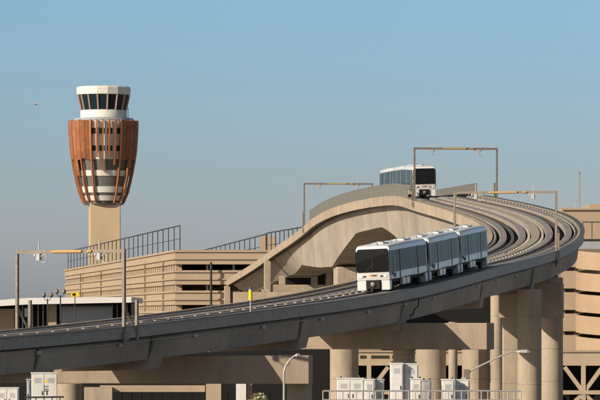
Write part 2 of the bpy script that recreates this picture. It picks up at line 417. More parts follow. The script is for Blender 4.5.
for D, H, lab in gants:
    t = make_gantry(H); f = frame(s_of_D(D)); t.location = f.c; t.rotation_euler = (0, -math.atan(f.b) if 0 else 0, math.atan2(-f.h.x, f.h.y)+0)
    t['label'] = lab
    for sg in (-1, 1):
        m = MB(); m.box((sg*4.95, 1.5, .65), (.2,.2,2.9)); m.bar((sg*4.95, .13, 1.5), (sg*4.95, 1.4, -.2), .12); m.build('brace', 'steel', t, local=True)

# ------------------------------------------------------------------ mesh fence along the crest
def guide_fence(label, D0, D1, u, h, sp=2.4):
    s0, s1 = s_of_D(D0), s_of_D(D1); t = thing('guideway_fence', pt(s0, u, 0), label, 'fence', 'mesh fences on the guideway edge')
    n = int((s1-s0)/sp); k = 0
    m = MB()
    ss = [s0+(s1-s0)*i/n for i in range(n+1)]
    for i in range(n):
        for j in range(9):
            s = ss[i]+(ss[i+1]-ss[i])*(j+.5)/9; a = pt(s, u, .1); m.box(a+Vector((0,0,h/2)), (.05,.05,h))
    m.build('mesh_panel', 'mesh_fence', t)
    m = MB()
    for v in (.14, .1+h*.5, .1+h): m.tube([pt(s, u, v) for s in ss], .035, 5)
    m.build('rail', 'mesh_fence', t)
    for s in ss:
        a = pt(s, u, .08); m = MB(); m.box(a+Vector((0,0,h/2+.03)), (.09,.09,h+.1)); m.build('post', 'steel', t)
guide_fence('pale mesh fence on the left edge of the crest beside the distant train', 516, 615, -4.86, 1.5)
guide_fence('mesh fence on the right edge of the crest behind the distant train', 527, 600, 4.86, 1.35)

# ------------------------------------------------------------------ trains
def ring(y, hw, zb, zt, rt, rb=.12, n=5):
    pts = []
    for cx, cz, r, a0 in ((hw-rb, zb+rb, rb, -90), (hw-rt, zt-rt*.62, rt, 0), (-hw+rt, zt-rt*.62, rt, 90), (-hw+rb, zb+rb, rb, 180)):
        for k in range(n):
            a = R(a0+90*k/(n-1)); zz = .62 if r == rt else 1
            pts.append(Vector((cx+r*math.cos(a), y, cz+r*math.sin(a)*zz)))
    return pts
def make_car(parent, lead):
    HL = 6.05
    m = MB()
    # body shell, front is -Y
    m.loft([ring(-HL-.02,1.30,.98,3.08,.28), ring(-HL+.02,1.37,.93,3.16,.34), ring(-HL+.20,1.42,.92,3.70,.36), ring(-HL+.5,1.43,.92,3.80,.36), ring(0,1.43,.92,3.84,.36),
            ring(HL-.5,1.43,.92,3.80,.36), ring(HL-.20,1.42,.92,3.70,.36), ring(HL-.02,1.37,.93,3.16,.34), ring(HL+.02,1.30,.98,3.08,.28)])
    car = m.build('car', 'train_white', parent, smooth=True, local=True)
    def sub(name, mt, m, bevel=0, smooth=False): return m.build(name, mt, car, local=True, bevel=bevel, smooth=smooth)
    for sg in (-1, 1):
        # windscreen wraps the sloping end
        y0 = sg*(HL+.035)
        poly = [(-1.33,sg*(HL+.03),1.62),(1.33,sg*(HL+.03),1.62),(1.37,sg*(HL+.03),2.4),(1.35,sg*(HL+.0),3.20),(1.22,sg*(HL-.05),3.50),(-1.22,sg*(HL-.05),3.50),(-1.35,sg*(HL+.0),3.20),(-1.37,sg*(HL+.03),2.4)]
        mm = MB(); mm.prism(poly, (0,-sg*.30,0), (0,sg*.085,.0)); sub('windscreen', 'windshield', mm, bevel=.03)
        mm = MB(); mm.box((0, sg*(HL+.12), 2.5), (.03,.02,1.4)); mm.bar((-.5,sg*(HL+.13),1.7),(.1,sg*(HL+.13),2.35),.035); sub('wiper', 'dark_metal', mm)
        for q in (-1, 1):
            mm = MB(); mm.lathe((0,0,0), [(.11,0),(.11,.05)], 12); 
            mm.v = [Vector((q*1.02+v.x, sg*(HL+.02+v.z), 1.27+v.y)) for v in mm.v]; sub('headlight', 'lamp_lens', mm)
            mm = MB(); mm.box((q*.72, sg*(HL+.025), 1.27), (.22,.03,.14)); sub('headlight', 'dark_metal', mm)
            # corner skirts
            wdt = .78
            mm = MB(); mm.box((q*(1.39-wdt/2), sg*(HL-.28), .52), (wdt,.62,.78)); sub('skirt', 'train_white', mm, bevel=.06)
        mm = MB(); mm.box((0, sg*(HL+.02), .62), (.34,.34,.2)); mm.lathe((0,0,0),[(.17,0),(.19,.12),(.08,.17)],12); 
        for i in range(len(mm.v)-36, len(mm.v)): v = mm.v[i]; mm.v[i] = Vector((v.x, sg*(HL+.19+v.z), .62+v.y))
        sub('coupler', 'steel' if (sg == -1 and lead) else 'under', mm)
        mm = MB(); mm.box((0, sg*(HL-.05), .62), (1.15,.5,.7)); sub('coupler_housing', 'black', mm)
    if lead:
        mm = MB(); mm.box((.02, -(HL+.035), 1.36), (.62,.03,.15)); sub('badge', 'yellow', mm)
        mm = MB(); mm.box((.1, -(HL+.055), 1.33), (.34,.012,.07)); sub('badge', 'dark_metal', mm)
    for q in (-1, 1):
        # side: broad tinted glass in silver side panels, doors with dark seams
        X = q*1.43
        mm = MB(); mm.box((X, 0, 1.33), (.02, 11.5, .60)); sub('side_panel', 'train_silver', mm)
        for a, b in ((-5.7,-4.35),(-1.55,1.35),(4.15,5.7)):
            mm = MB(); mm.box((X, (a+b)/2, 2.42), (.03, b-a-.06, 1.80)); sub('side_window', 'side_glass', mm, bevel=.01)
        for yc in (-2.95, 2.75):
            mm = MB()
            for c in (yc-.68, yc+.68): mm.box((X, c, 2.13), (.045, 1.22, 2.30))
            sub('door', 'train_silver', mm)
            mm = MB()
            for c in (yc-.66, yc+.66): mm.box((X+q*.008, c, 2.42), (.05, 1.16, 1.78))
            sub('door_window', 'side_glass', mm)
            mm = MB(); mm.box((X, yc, 2.15), (.07, .30, 2.3)); sub('door_seam', 'black', mm)
        for yy in (-5.8, 5.8):
            mm = MB(); mm.box((X-q*.01, yy, 2.35), (.05, .34, 2.0)); sub('corner_pillar', 'windshield', mm)
        mm = MB(); mm.box((X, 0, 3.33), (.03, 11.8, .10)); sub('drip_rail', 'train_silver', mm)
        for yc, ln in ((-1.5, 1.0), (-.2, 1.0)):
            mm = MB(); mm.box((q*1.25, yc, .62), (.28, ln, .56)); sub('equipment_box', 'train_white' if yc < 1.5 else 'train_silver', mm, bevel=.03)
        # swirl mark on the lower side by the front
        if lead or True:
            mm = MB(); pts = [(q*1.47, -5.45+.16*k, 1.36+.20*math.sin(k*.95)*(1-k/16)) for k in range(9)]; mm.tube(pts, .03, 5); sub('side_mark', 'blue_cap', mm)
            mm = MB(); pts = [(q*1.47, -5.4+.16*k, 1.20+.10*math.sin(k*.8+1)) for k in range(8)]; mm.tube(pts, .022, 5); sub('side_mark', 'copper', mm)
    for yc in (-4.2, 4.2):
        for q in (-1, 1):
            mm = MB(); mm.lathe((0,0,0), [(.30,-.16),(.46,-.12),(.46,.12),(.30,.16)], 20)
            mm.v = [Vector((q*.98+v.z, yc+v.x, .45+v.y)) for v in mm.v]; sub('wheel', 'rubber', mm, smooth=True)
        mm = MB(); mm.box((0, yc, .55), (1.5, 1.7, .5)); mm.box((0,yc,.15),(.7,1.9,.3)); sub('bogie', 'under', mm)
    mm = MB(); mm.box((0, 0, .80), (2.4, 11.6, .24)); mm.box((0,0,.55),(1.8,5.4,.4)); sub('underframe', 'under', mm)
    for yc, ln in ((-3.3, 2.4), (3.3, 2.4)):
        mm = MB(); mm.box((0, yc, 3.87), (1.0, ln*.8, .14)); sub('roof_unit', 'train_white', mm, bevel=.08)
        mm = MB(); mm.lathe((.0, yc, 3.935), [(.35,0),(.35,.05),(.3,.07)], 14); sub('roof_fan', 'train_silver', mm)
    for yc in (-5.2, -.9, .9, 5.2):
        mm = MB(); mm.box((0, yc, 3.87), (.5,.35,.16)); sub('roof_vent', 'train_silver', mm, bevel=.03)
    return car
def place_car(car, s, u):
    f = frame(s); a = pt(s-4.2, u, 0); b = pt(s+4.2, u, 0)
    y = (b-a).normalized(); x = (f.r+Vector((0,0,f.b))); x = (x-y*x.dot(y)).normalized(); z = x.cross(y)
    M = Matrix((x, y, z)).transposed().to_4x4(); M.translation = (a+b)/2
    return M
def set_train(root, cars, s0, u):
    Ms = [place_car(c, s0+6.1+12.9*i, u) for i, c in enumerate(cars)]
    root.location = Ms[0].translation.copy(); root.location.z = Ms[0].translation.z
    for c, M in zip(cars, Ms):
        L = M.copy(); L.translation = M.translation-root.location
        c.matrix_local = L
t1 = thing('people_mover_train', (0,0,0), 'near white three car train with dark windscreen on the curving guideway', 'train', 'people mover trains')
cars = [make_car(t1, True)]
def gap_bellows(parent_car):
    mm = MB(); mm.box((0, 6.47, 2.15), (2.3,.84,2.3)); mm.box((0,6.47,.75),(1.6,.84,.5)); mm.build('gangway', 'black', parent_car, local=True)
gap_bellows(cars[0])
c2 = copy_tree(cars[0], t1); c3 = copy_tree(cars[0], t1); cars += [c2, c3]
t2 = thing('people_mover_train', (0,0,0), 'distant white train coming over the top of the crest', 'train', 'people mover trains')
far = [copy_tree(cars[0], t2) for _ in range(3)]
for last in (c3, far[2]):
    for ch in list(last.children):
        if ch.name.startswith('gangway'): bpy.data.objects.remove(ch)
set_train(t1, cars, s_of_D(347.2)+4.2, TC)
set_train(t2, far, s_of_D(519.5), -TC)

# ------------------------------------------------------------------ control tower
TD = 1270.0; k = TD/F; TX = (103.6-300)*k
tw = thing('control_tower', (TX, TD, 0), 'tall airport control tower with copper panelled head on a tan shaft', 'control tower')
Z = lambda y: CAMZ+(HZ-y)*k
m = MB(); m.box((TX+.3, TD, Z(203)/2), (31.5*k*.975, 31.5*k*.95, Z(203)), rz=R(5)); m.build('shaft', 'tower_shaft', tw, bevel=.25)
N = 16; rt = PI/16
lt = lambda prof, n=48, rot=0: MB().lathe((TX, TD, 0), [(r*k, Z(y)) for r, y in prof], n, rot=rot)
lt([(26,95.2),(27,94.8),(27.4,88.2),(26.8,87.2),(24,86.6)], N, rt).build('cab_roof', 'tower_white', tw)
lt([(22.4,110.4),(25.8,95.3)], N, rt).build('cab_glass', 'tower_glass', tw)
for i in range(N):
    a = rt+2*PI*i/N; d = Vector((math.cos(a), math.sin(a), 0)); c = Vector((TX, TD, 0))
    m = MB(); m.bar(c+d*22.7*k+Vector((0,0,Z(110.4))), c+d*26.1*k+Vector((0,0,Z(95.4))), .42); m.build('mullion', 'mullion', tw)
lt([(22.8,118.3),(23.2,118),(23.2,110.8),(22.9,110.4)], 32).build('cab_base', 'tower_white', tw, smooth=True)
lt([(30,121.6),(30.5,120.5),(29.5,118.6),(22,118.2)], 40).build('terrace', 'panel_grey', tw, smooth=True)
def rad(y):   # head outline radius in px
    T = [(120,34.2),(122,34.6),(135,34.0),(150,33.0),(160,31.6),(172,29.5),(185,26.6),(194,24.4),(200,22),(203.5,20)]
    for (a, x), (b, z) in zip(T, T[1:]):
        if a <= y <= b: return x+(z-x)*(y-a)/(b-a)
    return T[-1][1] if y > 203 else T[0][1]
# inner storeys: white walls, window rings, louvre rings
def stor(name, mt, y0, y1, inset): lt([(rad(y1)-inset, y1), (rad(y0)-inset, y0)], 48).build(name, mt, tw, smooth=True)
rows = [('wall','tower_white',121.6,129,3.2),('window_band','tower_green',129,135,3.5),('wall','tower_white',135,146.5,3.2),('window_band','tower_green',146.5,152,3.5),
        ('wall','tower_white',152,160,3.2),('louvre_ring','tower_grey',160,171,3.4),('wall','tower_white',171,176.5,2.6),('louvre_ring','tower_grey',176.5,187,3.2),
        ('wall','tower_white',187,193,2.2),('louvre_ring','tower_grey',193,196,3.2),('wall','tower_white',196,201,2.6),('louvre_ring','tower_grey',201,203.4,3.4)]
for nm, mt, y0, y1, ins in rows: stor(nm, mt, y0, y1, ins)
# white piers breaking the window bands
def azdir(az): a = R(az); return Vector((math.sin(a), -math.cos(a), 0))   # az 0 faces the camera, + to the right
C0 = Vector((TX, TD, 0))
def strip(m, az0, az1, y0, y1, out, th=1.0, n=6, pleat=0.0, skew=0):
    ys = [y0+(y1-y0)*i/8 for i in range(9)]; rings = []
    for i in range(n+1):
        az = az0+(az1-az0)*i/n; d = azdir(az); pl = pleat if i % 2 else 0
        rings.append([C0+d*((rad(y)+out+pl)*k)+Vector((0,0,Z(y))) for y in ys]+[C0+d*((rad(y)+out-th)*k)+Vector((0,0,Z(y))) for y in reversed(ys)])
    return m.loft(rings)
for i in range(24):
    az = i*15+7
    m = MB(); strip(m, az-2.2, az+2.2, 128, 153, -2.9, .8, n=1); m.build('window_pier', 'tower_white', tw)
for base in (0, 120, 240):
    # panel field spans from +34 to +100 degrees (gap faces the camera)
    a0 = base+34
    pan = [(a0,a0+11,160.5),(a0+11.8,a0+22.2,159),(a0+23,a0+33,176),(a0+33.8,a0+43.5,160.5),(a0+44.3,a0+55,159),(a0+55.8,a0+66,160.5)]
    for p0, p1, yb in pan:
        m = MB(); strip(m, p0, p1, 121.3, yb, 0, .9, n=6, pleat=.55); m.build('copper_panel', 'copper', tw)
    for az, yb in ((a0,203.2),(a0+22.6,203.2),(a0+44,203.2),(a0+66,203.2),(a0+76.8,158),(a0+87.6,172),(a0+98.4,158),(a0+109.2,166)):
        m = MB(); strip(m, az-1.3, az+1.3, 120.6, yb, .9, 2.6, n=1); m.build('copper_rib', 'copper_rib', tw)
m = MB(); lt([(19.0,205),(20.6,203.5)], 32).build('collar', 'tower_grey', tw)
for (dx, dy, h) in ((24.5,0,3.2),(22,-8,2.0)):
    m = MB(); p = C0+Vector((dx*k, dy*k, 0)); m.tube([p+Vector((0,0,Z(118.4))), p+Vector((0,0,Z(118.4)+h))], .12, 6); m.build('antenna', 'galv', tw)

# ------------------------------------------------------------------ left parking garage
GD = 770.0; g1 = P(175, 250, GD); g0 = P(65, 250, 1100.0); g2 = P(345, 250, GD)
s_ = F/GD; top = CAMZ+(HZ-250)/s_
gar = thing('parking_garage', (g1.x, g1.y, 0), 'tan multi storey parking garage behind the guideway, with long banded side', 'garage')
def wallstrip(m, a, b, z0, z1, th, inset=0):
    a2 = Vector((a.x, a.y, 0)); b2 = Vector((b.x, b.y, 0)); d = (b2-a2).normalized(); n = Vector((d.y, -d.x, 0))
    m.loft([[p-n*inset+Vector((0,0,z0)), p-n*inset+Vector((0,0,z1)), p-n*(inset+th)+Vector((0,0,z1)), p-n*(inset+th)+Vector((0,0,z0))] for p in (a2, b2)])
A = Vector((g0.x, g0.y, 0)); B = Vector((g1.x, g1.y, 0)); Cc = Vector((g2.x, g2.y, 0))
PER = 20.3/s_; BH = 14.3/s_
npil = 0; stuff = MB()
dAB = (B-A).normalized(); nAB = Vector((dAB.y, -dAB.x, 0))
for kf in range(7):
    z1 = top-PER*kf; z0 = z1-BH
    if z0 < .2: z0 = .2
    # clockwise L-shaped band: side facade then front facade, mitred at the corner
    m = MB()
    nA = nAB; nB = Vector((0,-1,0)); mit = (nA+nB)/(1+nA.dot(nB))
    th = .5
    m.loft([[A+Vector((0,0,z0)), A+Vector((0,0,z1)), A-nA*th+Vector((0,0,z1)), A-nA*th+Vector((0,0,z0))],
            [B+Vector((0,0,z0)), B+Vector((0,0,z1)), B-mit*th+Vector((0,0,z1)), B-mit*th+Vector((0,0,z0))],
            [Cc+Vector((0,0,z0)), Cc+Vector((0,0,z1)), Cc-nB*th+Vector((0,0,z1)), Cc-nB*th+Vector((0,0,z0))]])
    m.build('floor_band', 'garage', gar)
    if z1 > 8:
        m = MB(); o_ = .28
        for za, zb2 in ((z1-.38, z1-.02), (z0+.85, z0+1.10)):
            m.loft([[p_+n_*.003*0+Vector((0,0,za)), p_+n_*o_+Vector((0,0,za)), p_+n_*o_+Vector((0,0,zb2)), p_+Vector((0,0,zb2))] for p_, n_ in ((A, nA), (B, mit), (Cc, nB))])
        m.build('ledge', 'garage', gar)
    # recessed floor slab
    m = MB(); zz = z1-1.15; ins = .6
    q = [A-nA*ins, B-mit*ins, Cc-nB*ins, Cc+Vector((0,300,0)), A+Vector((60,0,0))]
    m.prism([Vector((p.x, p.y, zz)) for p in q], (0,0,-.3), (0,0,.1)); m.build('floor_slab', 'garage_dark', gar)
    # columns in the openings (and teeth under the bands)
    if kf < 6:
        L = (B-A).length; n = 64
        for i in range(n):
            p = A+dAB*(L*(i+.5)/n)-nAB*.75; 
            tgt = MB() if npil < 90 and kf < 4 and (i > 30 or kf < 1) else stuff
            tgt.box((p.x, p.y, z0-(PER-BH)/2), (1.0, 2.3, PER-BH+.3), rz=math.atan2(-dAB.x, dAB.y))
            if tgt is not stuff: tgt.build('column', 'garage', gar); npil += 1
        for i in range(7):
            x = B.x+1.0+i*(Cc.x-B.x-2)/6
            stuff.box((x, GD+1.6, z0-(PER-BH)/2), (.4,.6,PER-BH+.3))
o = stuff.build('column', 'garage', gar); o['kind'] = 'stuff'
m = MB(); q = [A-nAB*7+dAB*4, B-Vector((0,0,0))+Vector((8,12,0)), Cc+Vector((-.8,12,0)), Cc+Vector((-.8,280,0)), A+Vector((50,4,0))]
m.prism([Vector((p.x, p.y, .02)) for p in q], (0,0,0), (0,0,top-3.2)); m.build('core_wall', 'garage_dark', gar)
m = MB(); p = P(211, 262, GD-1.5); m.tube([(p.x, p.y, 0.0), (p.x, p.y, p.z)], .22, 8); m.build('downpipe', 'dark_metal', gar)
m = MB(); a = P(260, 236, 800); b = P(276, 236, 800); m.box(((a.x+b.x)/2, 803, (a.z+top-1)/2), (b.x-a.x, 6, a.z-top+1)); m.build('stair_head', 'tan_block', gar)
for fr_ in (.2,.42,.62,.8,.93):
    p_ = A+(B-A)*fr_+nAB*.25; m = MB(); m.tube([(p_.x, p_.y, 0), (p_.x, p_.y, top-1.5)], .16, 6); m.build('downpipe', 'garage_dark', gar)
# tall open fences on the garage roof
def roof_fence(label, a, b, n, h0, h1, zb):
    t = thing('roof_fence', (a.x, a.y, zb), label, 'fence', 'tall post fences on the garage roof')
    d = b-a; tops = []
    for i in range(n+1):
        p = a+d*(i/n); h = h0+(h1-h0)*i/n; tops.append(Vector((p.x, p.y, zb+h)))
        m = MB(); m.box((p.x, p.y, zb+h/2), (.17,.2,h)); m.build('post', 'dark_metal', t)
    m = MB(); 
    m.bar(tops[0], tops[-1], .18, .2); m.build('top_rail', 'dark_metal', t)
    m = MB(); m.bar(tops[0]-Vector((0,0,h0*.5)), tops[-1]-Vector((0,0,h1*.5)), .1, .1); m.build('mid_rail', 'dark_metal', t)
roof_fence('tall open post fence on the garage roof crossing in front of the control tower', Vector((A.x+.8, A.y, 0)), P(180, 0, GD+2).xy.to_3d(), 27, 5.0, 4.7, top-.3)
ra = P(188, 247, 985).xy.to_3d(); rb = P(266, 0, 800).xy.to_3d(); rc = P(312, 0, 770).xy.to_3d()
roof_fence('receding post fence on the garage roof right of its front corner', ra, rb, 17, 3.3, 4.4, top-1)
roof_fence('short post fence on the garage roof by the small tan stair head', P(267,0,790).xy.to_3d(), P(306,0,775).xy.to_3d(), 9, 4.4, 5.3, top-1)

# lit low wall under the far ramp
m = MB(); a = P(233, 292, 660); b = P(300, 292, 660); m.box(((a.x+b.x)/2, 661, (a.z)/2), (b.x-a.x, 1.2, a.z)); m.box((a.x+5, 661.2, a.z+.2), (b.x-a.x+.4-12, 1.5, .4))
tag(m.build('retaining_wall', 'concrete', bevel=.05), 'low sunlit concrete wall below the far descending ramp', 'wall')

# ------------------------------------------------------------------ low white roofed building at left
LD = 420.0; s_ = F/LD
lb = thing('station_building', (P(50,0,LD).x, LD, 0), 'low building with broad white flat roof at far left behind the guideway', 'building')
a = P(-30, 297.5, LD); b = P(131.5, 305, LD)
m = MB(); yl = LD
m.loft([[Vector((P(-40,0,LD).x, yl+30, P(0,303,LD).z)), Vector((P(-40,0,LD).x, yl, P(0,303,LD).z)), Vector((P(-40,0,LD).x, yl, P(0,308.5,LD).z)), Vector((P(-40,0,LD).x, yl+30, P(0,308.5,LD).z))],
        [Vector((P(26,0,LD).x, yl+30, P(0,298,LD).z)), Vector((P(26,0,LD).x, yl, P(0,298,LD).z)), Vector((P(26,0,LD).x, yl, P(0,304.5,LD).z)), Vector((P(26,0,LD).x, yl+30, P(0,304.5,LD).z))],
        [Vector((P(131.5,0,LD).x, yl+30, P(0,297,LD).z)), Vector((P(131.5,0,LD).x, yl, P(0,297,LD).z)), Vector((P(131.5,0,LD).x, yl, P(0,302.5,LD).z)), Vector((P(131.5,0,LD).x, yl+30, P(0,302.5,LD).z))]])
m.build('roof', 'roof_white', lb)
zr = P(0, 305, LD).z
def face(x0, x1, y0, y1, D, name, mt, par, th=.3):
    a = P(x0, y0, D); b = P(x1, y1, D); m = MB(); m.box(((a.x+b.x)/2, D+th/2, (a.z+b.z)/2), (abs(b.x-a.x), th, abs(a.z-b.z))); return m.build(name, mt, par)
face(-40, 131, 303.2, 340, LD+6, 'wall', 'glass_and_shade', lb, 20)
face(61, 112, 304.5, 340, LD+2.4, 'metal_panel', 'panel_grey', lb, 2)
face(61, 112, 304.6, 306.4, LD+2.0, 'shadow_gap', 'dark_metal', lb, .39)
face(-40, 14, 308.8, 340, LD+3, 'wall', 'garage', lb, 1)
face(48, 56.5, 304.4, 340, LD+2.2, 'wall', 'garage', lb, 1)
for x in (18, 22.5, 27.5, 32.5, 38, 43): face(x-.45, x+.45, 304.2, 340, LD+2.8, 'column', 'galv', lb, .3)
for x in (117, 122, 127): face(x-.5, x+.5, 303, 340, LD+2.8, 'column', 'steel', lb, .3)
face(24.5, 28.2, 308, 317, LD+2.2, 'notice_panel', 'white_cab', lb, .1)
face(135.5, 138.5, 303, 340, LD-3, 'column', 'concrete', lb, .4)
face(240, 345, 273, HZ+CAMZ*F/768, 768.2, 'bay_shade_panel', 'glass_and_shade', gar, .7)  # near-black panel added to paint the shade on the garage below the girder
# twin globe lamps
def twin_lamp(x, ytop, label):
    D = 405.0; p = P(x, ytop, D); t = thing('street_lamp', (p.x, D, 0), label, 'street lamp', 'twin globe lamps')
    m = MB(); m.tube([(p.x, D, 0), (p.x, D, p.z-.1)], [.12,.06], 8); m.build('pole', 'dark_metal', t)
    m = MB(); m.tube([(p.x-.34, D, p.z+.02), (p.x-.2, D, p.z-.25), (p.x, D, p.z-.32), (p.x+.2, D, p.z-.25), (p.x+.34, D, p.z+.02)], .035, 6); m.build('arm', 'dark_metal', t)
    for q in (-1, 1):
        m = MB(); m.lathe((p.x+q*.34, D, p.z), [(.05,0),(.16,.08),(.21,.23),(.16,.38),(.05,.46)], 14); m.build('globe', 'steel', t, smooth=True)
twin_lamp(47.5, 297.5, 'left of two twin globe lamps by the white roof')
twin_lamp(60.5, 294, 'right, taller of two twin globe lamps by the white roof')
# small yellow sign box on a pole
D = 418; p = P(75, 294.5, D)
t = thing('sign', (p.x, D, 0), 'small yellow sign standing above the white roof', 'sign')
m = MB(); m.box((p.x, D, p.z), (.75,.15,.42)); m.build('sign_panel', 'bright_yellow', t)
m = MB(); m.box((p.x-.1, D-.09, p.z), (.3,.02,.24)); m.build('symbol', 'black', t)
m = MB(); m.tube([(p.x, D+.02, 0), (p.x, D+.02, p.z-.2)], .05, 6); m.build('pole', 'dark_metal', t)

# ------------------------------------------------------------------ dark glazed building under the guideway, lower left
UB = 392.0
ub = thing('terminal_building', (P(150,0,UB).x, UB, 0), 'dark glazed low building with a tan lintel band under the guideway at lower left', 'building')
face(-30, 330, 350, 316+CAMZ*F/UB, UB+4, 'wall', 'glass_and_shade', ub, 14)
face(100, 205, 385.5, 392, UB, 'lintel_band', 'garage', ub, 1)
face(84, 112, 387.5, 430, UB-1.5, 'wall', 'concrete', ub, 2.5)
face(206, 221, 384, 430, UB-1, 'wall', 'garage', ub, 2)
face(236, 246, 382, 430, UB-2, 'column', 'white_cab', ub, 1.0)
face(247, 252, 382, 430, UB-1, 'column', 'garage', ub, 1.0)
for x in (122, 132, 142, 152, 162, 172, 182, 192, 228, 262, 270): face(x-.5, x+.5, 392.2, 430, UB+1, 'mullion', 'dark_metal', ub, .3)

# ------------------------------------------------------------------ cream truss walkway passing behind the piers
WD = 452.0
wb = thing('walkway_bridge', (P(450,0,WD).x, WD, 0), 'cream braced walkway bridge passing behind the columns at the bottom right', 'footbridge')
face(306, 660, 352.5, 365.5, WD, 'fascia', 'cream_steel', wb, 4.5)
face(306, 660, 350.8, 352.4, WD-.15, 'coping', 'garage', wb, 4.8)
for a_, b_ in ((319,330),(360,366),(371,389),(392,397),(408,414)): face(a_, b_, 355.5, 358.5, WD-.06, 'window', 'olive_glass', wb, .1)
face(306, 660, 390.5, 394.5, WD-.05, 'lower_chord', 'cream_steel', wb, .5)
face(306, 660, 365.7, 430, WD+3.4, 'back_wall', 'glass_and_shade', wb, .5)
face(306, 660, 411, 430, WD, 'base', 'concrete_grey', wb, 3)
for xc in (327, 369, 411, 453, 495, 537, 583.5, 626):
    face(xc-2.2, xc+2.2, 365.7, 411, WD-.0, 'post', 'cream_steel', wb, .5)
    for q in (-1, 1):
        m = MB(); m.bar(P(xc+q*2, 390, WD+.3), P(xc+q*19, 367, WD+.3), .42); m.build('brace', 'cream_steel', wb)
        m = MB(); m.bar(P(xc+q*2, 395, WD+.3), P(xc+q*19, 412, WD+.3), .42); m.build('brace', 'cream_steel', wb)

# ------------------------------------------------------------------ right: spiral ramp and garage
rg = thing('spiral_ramp', (52.5, 678, 0), 'tan spiral car ramp with curved stacked walls at the right edge', 'car ramp')
RX, RY, RR, PT, BHH = 52.3, 678.0, 8.9, 3.36, 2.78
ztop = CAMZ+(HZ-249.5)*669/F
def helix_pts(r, off, n=48, turns=7): 
    out = []
    for i in range(n*turns+1):
        a = 2*PI*i/n; z = ztop-PT*i/n+off   # a=0 at the left limb, then round the front
        out.append((RX-r*math.cos(a), RY-r*math.sin(a), z))
    return out
for tn in range(7):
    m = MB(); rings = []
    for i in range(49):
        a = 2*PI*i/48; z = ztop-PT*(tn+i/48); ca, sa = math.cos(a), math.sin(a)
        z0_ = max(z-BHH, .05)
        z = max(z, .3)
        rings.append([Vector((RX-r*ca, RY-r*sa, zz)) for r, zz in ((RR, z0_), (RR, z), (RR-.35, z), (RR-.35, z0_))])
    m.loft(rings); m.build('ramp_wall', 'ramp', rg, smooth=True)
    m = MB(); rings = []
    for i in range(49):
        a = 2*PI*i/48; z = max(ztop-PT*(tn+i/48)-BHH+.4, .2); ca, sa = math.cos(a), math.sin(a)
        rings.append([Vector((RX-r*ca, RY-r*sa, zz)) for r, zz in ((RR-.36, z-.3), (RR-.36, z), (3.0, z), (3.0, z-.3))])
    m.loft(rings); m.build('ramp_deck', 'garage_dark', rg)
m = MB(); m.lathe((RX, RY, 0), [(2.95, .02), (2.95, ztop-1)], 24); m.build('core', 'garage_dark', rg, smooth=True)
rb = thing('parking_garage', (P(600,0,690).x, 690, 0), 'tan garage block behind the spiral ramp with wide flat storeys', 'garage')
for i in range(8):
    y0 = 249.5+21.4*i
    if HZ-y0-18 < -CAMZ*F/690: break
    face(561, 577.5, y0, y0+17.6, 684, 'floor_band', 'garage', rb, .5)
    face(561, 577.5, y0+13, y0+15, 684.6, 'floor_slab', 'garage_dark', rb, 22)
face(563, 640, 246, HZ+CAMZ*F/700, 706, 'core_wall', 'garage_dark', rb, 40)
face(285, 558, 268, HZ+CAMZ*F/700, 700, 'shade_wall', 'glass_and_shade', rb, 5)  # near-black sheet added to paint guideway shade, not real glazing
face(577, 660, 242, 249, 690, 'roof_parapet', 'panel_grey', rb, .8)
for x in (575, 564): face(x-1, x+1, 249, HZ+CAMZ*F/700, 684.7, 'column', 'garage_dark', rb, 1)
bb = thing('office_block', (P(600,0,760).x, 760, 0), 'plain tan block rising behind the spiral ramp at the right edge', 'building')
face(562, 680, 208, 316+CAMZ*F/760, 760, 'wall', 'tan_block', bb, 50)
face(589.5, 680, 204.2, 208, 763, 'penthouse', 'tan_block', bb, 30)
face(566, 573, 206.2, 208, 764, 'roof_unit', 'panel_grey', bb, 3)
face(562, 680, 208, 210, 759.6, 'coping', 'garage', bb, .38)
fz = thing('roof_fence', P(583,242,700), 'dark open fence above the spiral ramp at the right edge', 'fence')
for x in range(583, 660, 9): face(x-.35, x+.35, 222, 242, 700, 'post', 'dark_metal', fz, .25)
face(583, 660, 221.6, 222.6, 699.8, 'top_rail', 'dark_metal', fz, .2)
face(583, 660, 239, 241.5, 699.7, 'bottom_rail', 'dark_metal', fz, .2)
# masts
mm = thing('radio_mast', (P(579.5,0,900).x, 900, 0), 'thin lattice radio mast above the tan block', 'mast')
p = P(579.5, 172, 900)
for q in ((-.22,-.12), (.22,-.12), (0,.25)):
    m = MB(); m.tube([(p.x+q[0], 900+q[1], 0), (p.x+q[0]*.7, 900+q[1]*.7, p.z)], .05, 5); m.build('leg', 'galv', mm)
m = MB()
for i in range(40):
    z = 20+i*(p.z-20)/40; z2 = z+(p.z-20)/40
    m.bar((p.x-.2, 899.9, z), (p.x+.2, 899.9, z2), .05); m.bar((p.x+.2, 899.9, z), (p.x, 900.2, z2), .05)
m.build('lattice', 'galv', mm)
m = MB(); m.box((p.x, 900, p.z), (.6,.6,.5)); m.build('beacon', 'galv', mm)
p = P(576, 200, 830); m = MB(); m.tube([(p.x, 830, 0), (p.x, 830, p.z)], .07, 6); m.box((p.x,830,p.z),(.5,.3,.25))
tag(m.build('antenna_pole', 'galv'), 'short thin antenna pole left of the radio mast', 'pole')

